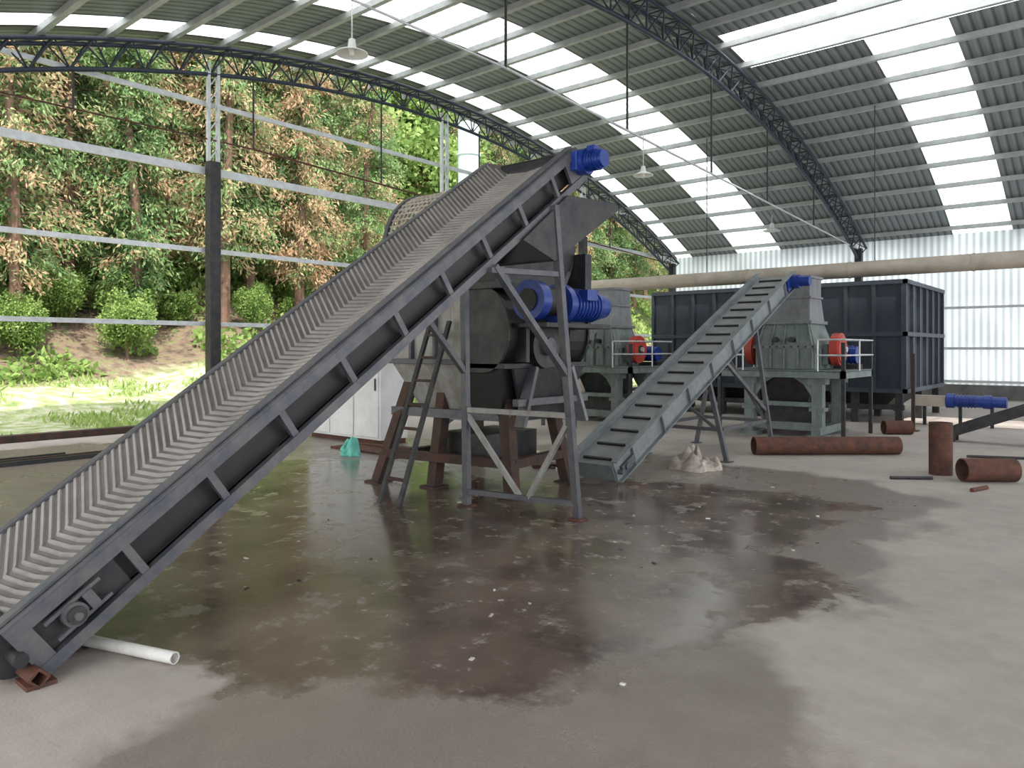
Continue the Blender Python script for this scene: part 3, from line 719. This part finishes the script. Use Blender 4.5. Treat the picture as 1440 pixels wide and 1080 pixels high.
# ------------------------------------------------------------------ storage bins
def bin_(x0,x1,y0,y1,name):
    b=B(); z0,z1=.7,3.04
    b.box((x0,y0,z0),(x1,y0+.03,z1),'slate'); b.box((x0,y1-.03,z0),(x1,y1,z1),'slate'); b.box((x0,y0,z0),(x0+.03,y1,z1),'slate'); b.box((x1-.03,y0,z0),(x1,y1,z1),'slate'); b.box((x0,y0,z0),(x1,y1,z0+.03),'slate')
    n=int((x1-x0)/.55)
    for i in range(n+1):
        x=x0+(x1-x0)*i/n; b.box((x-.035,y0-.06,z0),(x+.035,y0,z1),'slate2')
    n=6
    for i in range(n+1):
        y=y0+(y1-y0)*i/n; b.box((x1,y-.035,z0),(x1+.06,y+.035,z1),'slate2')
    for z in (z0,1.9,z1-.04):
        b.box((x0-.02,y0-.08,z-.04),(x1+.08,y0-.0,z+.05),'slate2'); b.box((x1,y0-.08,z-.04),(x1+.08,y1,z+.05),'slate2')
    n=3
    for i in range(n+1):
        for y in (y0+.1,(y0+y1)/2,y1-.1):
            x=x0+.1+(x1-x0-.2)*i/n; b.box((x-.07,y-.07,0),(x+.07,y+.07,z0),'dark')
    b.box((x0,y0+.04,.3),(x1,y0+.14,.4),'dark')
    b.frus((x0+.7,x1-.7,y0+1.2,y1-1.2),.2,(x0+.1,x1-.1,y0+.3,y1-.3),z0,'dark')
    b.make(name)
bin_(-9.6,-6.78,17.1,21,'storage_bin'); bin_(-6.55,-3.72,17.1,21,'storage_bin')

# duct pipe overhead
b=B(); b.cyl((-13.7,20.0,3.6),(2.5,20.0,3.6),.2,'beige',28)
x=-13.7
while x<2.5: b.cyl((x,20,3.6),(x+.04,20,3.6),.215,'beige',28); x+=2.7
b.cyl((-13.7,20,3.6),(-14.0,20,3.2),.19,'beige',24); b.cyl((-14.0,20,3.25),(-14.0,20,.0),.19,'beige',24)
for x in (-12.2,2.0): b.box((x-.05,19.95,0),(x+.05,20.05,3.4),'dark')
for x in (-9.5,-5.0,-.2): b.cyl((x,20,3.78),(x,20,zr(20)-.1),.012,'dark',6)
b.make('overhead_duct')

# screw feeder with blue motors next to the bin
b=B(); b.box((-3.6,17.35,.4),(-3.0,17.6,.62),'beige')
b.cyl((-3.0,17.48,.52),(-2.85,17.48,.52),.15,'blue',20); b.cyl((-2.85,17.48,.52),(-2.35,17.48,.52),.12,'blue',20)
for k in range(6): b.cyl((-2.8+k*.06,17.48,.52),(-2.78+k*.06,17.48,.52),.135,'blue',20)
b.cyl((-2.35,17.48,.52),(-2.2,17.48,.52),.14,'blue',20); b.cyl((-2.2,17.48,.52),(-1.95,17.48,.52),.11,'blue',20)
for x in (-3.4,-2.75,-2.2): b.box((x-.03,17.45,0),(x+.03,17.51,.42),'dark')
b.make('screw_feeder')
# small transfer conveyor at right
b=B()
for y in (14.6,14.9): b.beam((-2.5,y,.14),(.8,y,1.5),.03,.18,'dark')
b.beam((-2.5,14.75,.18),(.8,14.75,1.54),.27,.03,'belt')
for x,z in ((-2.4,.1),(-1.2,.6),(0.2,1.18)):
    for y in (14.58,14.92): b.beam((x,y,0),(x,y,z),.05,.05,'dark')
for i in range(7): b.cyl((-2.4+i*.5,14.58,.18+i*.206),(-2.4+i*.5,14.92,.18+i*.206),.06,'dark',12)
b.make('transfer_conveyor')
b=B(); b.box((-3.33,15.92,0),(-3.27,15.98,1.5),'rustd'); b.box((-3.4,15.85,0),(-3.2,16.05,.02),'rust'); b.make('rusty_post')

# rusty pipes on the floor
b=B(); b.tube((-4.4,10.85,.135),(-2.75,12.3,.135),.135,.12,'rust',28); b.tube((-4.1,11.45,.09),(-2.9,12.6,.09),.09,.075,'rustd',20); b.make('rusty_pipe')
b=B(); b.tube((-1.9,10.7,0),(-1.9,10.7,.66),.135,.12,'rust',28); b.make('standing_pipe_section')
b=B(); b.tube((-1.6,10.28,.14),(-1.12,10.68,.14),.14,.125,'rust',28); b.make('rusty_pipe')
b=B(); b.tube((-3.6,15.0,.13),(-3.2,15.3,.13),.13,.11,'rust',24); b.make('rusty_pipe')
b=B(); b.tube((-4.62,1.46,.032),(-3.72,1.76,.032),.031,.026,'pvc',20); b.make('pvc_pipe')
b=B(); b.cyl((-2.3,9.9,.02),(-1.9,10.2,.02),.02,'dark'); b.cyl((-1.4,9.6,.02),(-1.3,9.9,.02),.025,'rust'); b.cyl((-1.2,12.9,.03),(-.6,13.3,.03),.03,'rust'); b.cyl((-1.9,12.6,.02),(-1.2,12.9,.02),.02,'dark'); b.make('scrap_rods')
b=B()
for k,(y0,y1) in enumerate(((-1.0,4.4),(-1.2,4.7),(-.8,4.1))): b.beam((-11.6-k*.22,y0,.03),(-11.7-k*.22,y1,.03),.07,.06,'dark' if k!=1 else 'rustd')
b.make('steel_bars')
b=B(); b.box((-9.9,7.2,0),(-8.3,7.6,.03),'rust'); b.beam((-9.9,7.72,.02),(-8.6,7.78,.05),.12,.03,'rust'); b.make('scrap_plates')
def chips(name,pts,cols,lr_,wr_):
    b=B()
    for k,(x,y) in enumerate(pts):
        a=random.random()*3.14; l=random.uniform(*lr_); w=random.uniform(*wr_); h=random.uniform(.2,.8)*w
        ca,sa=math.cos(a),math.sin(a)
        q=[(x+ca*u*l-sa*v_*w,y+sa*u*l+ca*v_*w,zz+(random.random()*.4*w if zz else 0)) for zz in (0,h) for u,v_ in ((-1,-1),(1,-1),(1,1),(-1,1))]
        b.hexa(q,cols[k%len(cols)])
    b.make(name)
chips('scrap_pile',[p for p in [(random.gauss(-6.7,.9),random.gauss(8.2,.4)) for _ in range(190)] if p[0]<-5.6 and p[1]>7.75 and p[0]>-8.1],['rust','sack','white','rustd','dark','red','sack','pvc'],(.04,.16),(.03,.08))
chips('floor_litter',[(random.uniform(-6.5,-1.3),random.uniform(2.6,9.5)) for _ in range(45)],['sack','rustd','pvc','dark'],(.006,.022),(.004,.011))
def blob(name,x,y,sx,sy,sz,k,seed):
    vs=[];fs=[];nu,nv=56,22
    for i in range(nv+1):
        ph_=math.pi/2*i/nv
        for j in range(nu):
            a=2*math.pi*j/nu; cx,sx_=math.cos(a),math.sin(a); cp=math.cos(ph_)
            r=1+.45*mnoise.noise(Vector((cx*1.7,sx_*1.7,seed+ph_*1.5)))
            X_=sx*r*cx*cp; Y_=sy*r*sx_*cp
            fold=abs(mnoise.noise(Vector((X_*7,Y_*7,seed))))
            hh=sz*math.sin(ph_)**.6*(.45+1.5*fold)
            vs.append((x+X_,y+Y_,max(0,hh)+.002))
    for i in range(nv):
        for j in range(nu): fs.append((i*nu+j,i*nu+(j+1)%nu,(i+1)*nu+(j+1)%nu,(i+1)*nu+j))
    b=B(); b.add(vs,fs,k,True); b.make(name)
blob('crumpled_sack',-4.52,9.10,.36,.26,.24,'sack',3.0)
blob('plastic_bag',-9.0,6.9,.15,.13,.22,'cyan',9.0)
# pendant lamps
def lamp(x,y,z):
    b=B(); b.cyl((x,y,zr(y)-.1),(x,y,z+.2),.012,'galv',8); b.cyl((x,y,z+.22),(x,y,z+.06),.06,'white',18,.08); b.cyl((x,y,z+.06),(x,y,z-.03),.09,'white',24,.29,False); b.cyl((x,y,z-.03),(x,y,z-.05),.29,'white',24,.29,False); b.cyl((x,y,z+.02),(x,y,z-.08),.06,'pvc',14,.04)
    b.make('pendant_lamp')
lamp(-10.9,8.4,7.0); lamp(-10.9,18.8,6.65); lamp(-9.5,25,5.65)

# ------------------------------------------------------------------ light + camera
w=bpy.data.worlds.new('World'); scene.world=w; w.use_nodes=True
bg=w.node_tree.nodes['Background']; bg.inputs[0].default_value=(.94,.96,1,1); bg.inputs[1].default_value=3.5
sun=bpy.data.lights.new('sun','SUN'); sun.energy=6.5; sun.angle=.02; sun.color=(1,.95,.86)
so=bpy.data.objects.new('sun',sun); COL.objects.link(so); so.rotation_euler=Vector((.5,-.25,.83)).to_track_quat('Z','Y').to_euler()
cam=bpy.data.cameras.new('camera'); cam.sensor_width=36; cam.lens=26; cam.shift_y=-50/1440; cam.clip_end=500
co=bpy.data.objects.new('camera',cam); COL.objects.link(co); co.location=(0,0,1.6); co.rotation_euler=(math.radians(90),0,math.radians(40.17))
scene.camera=co
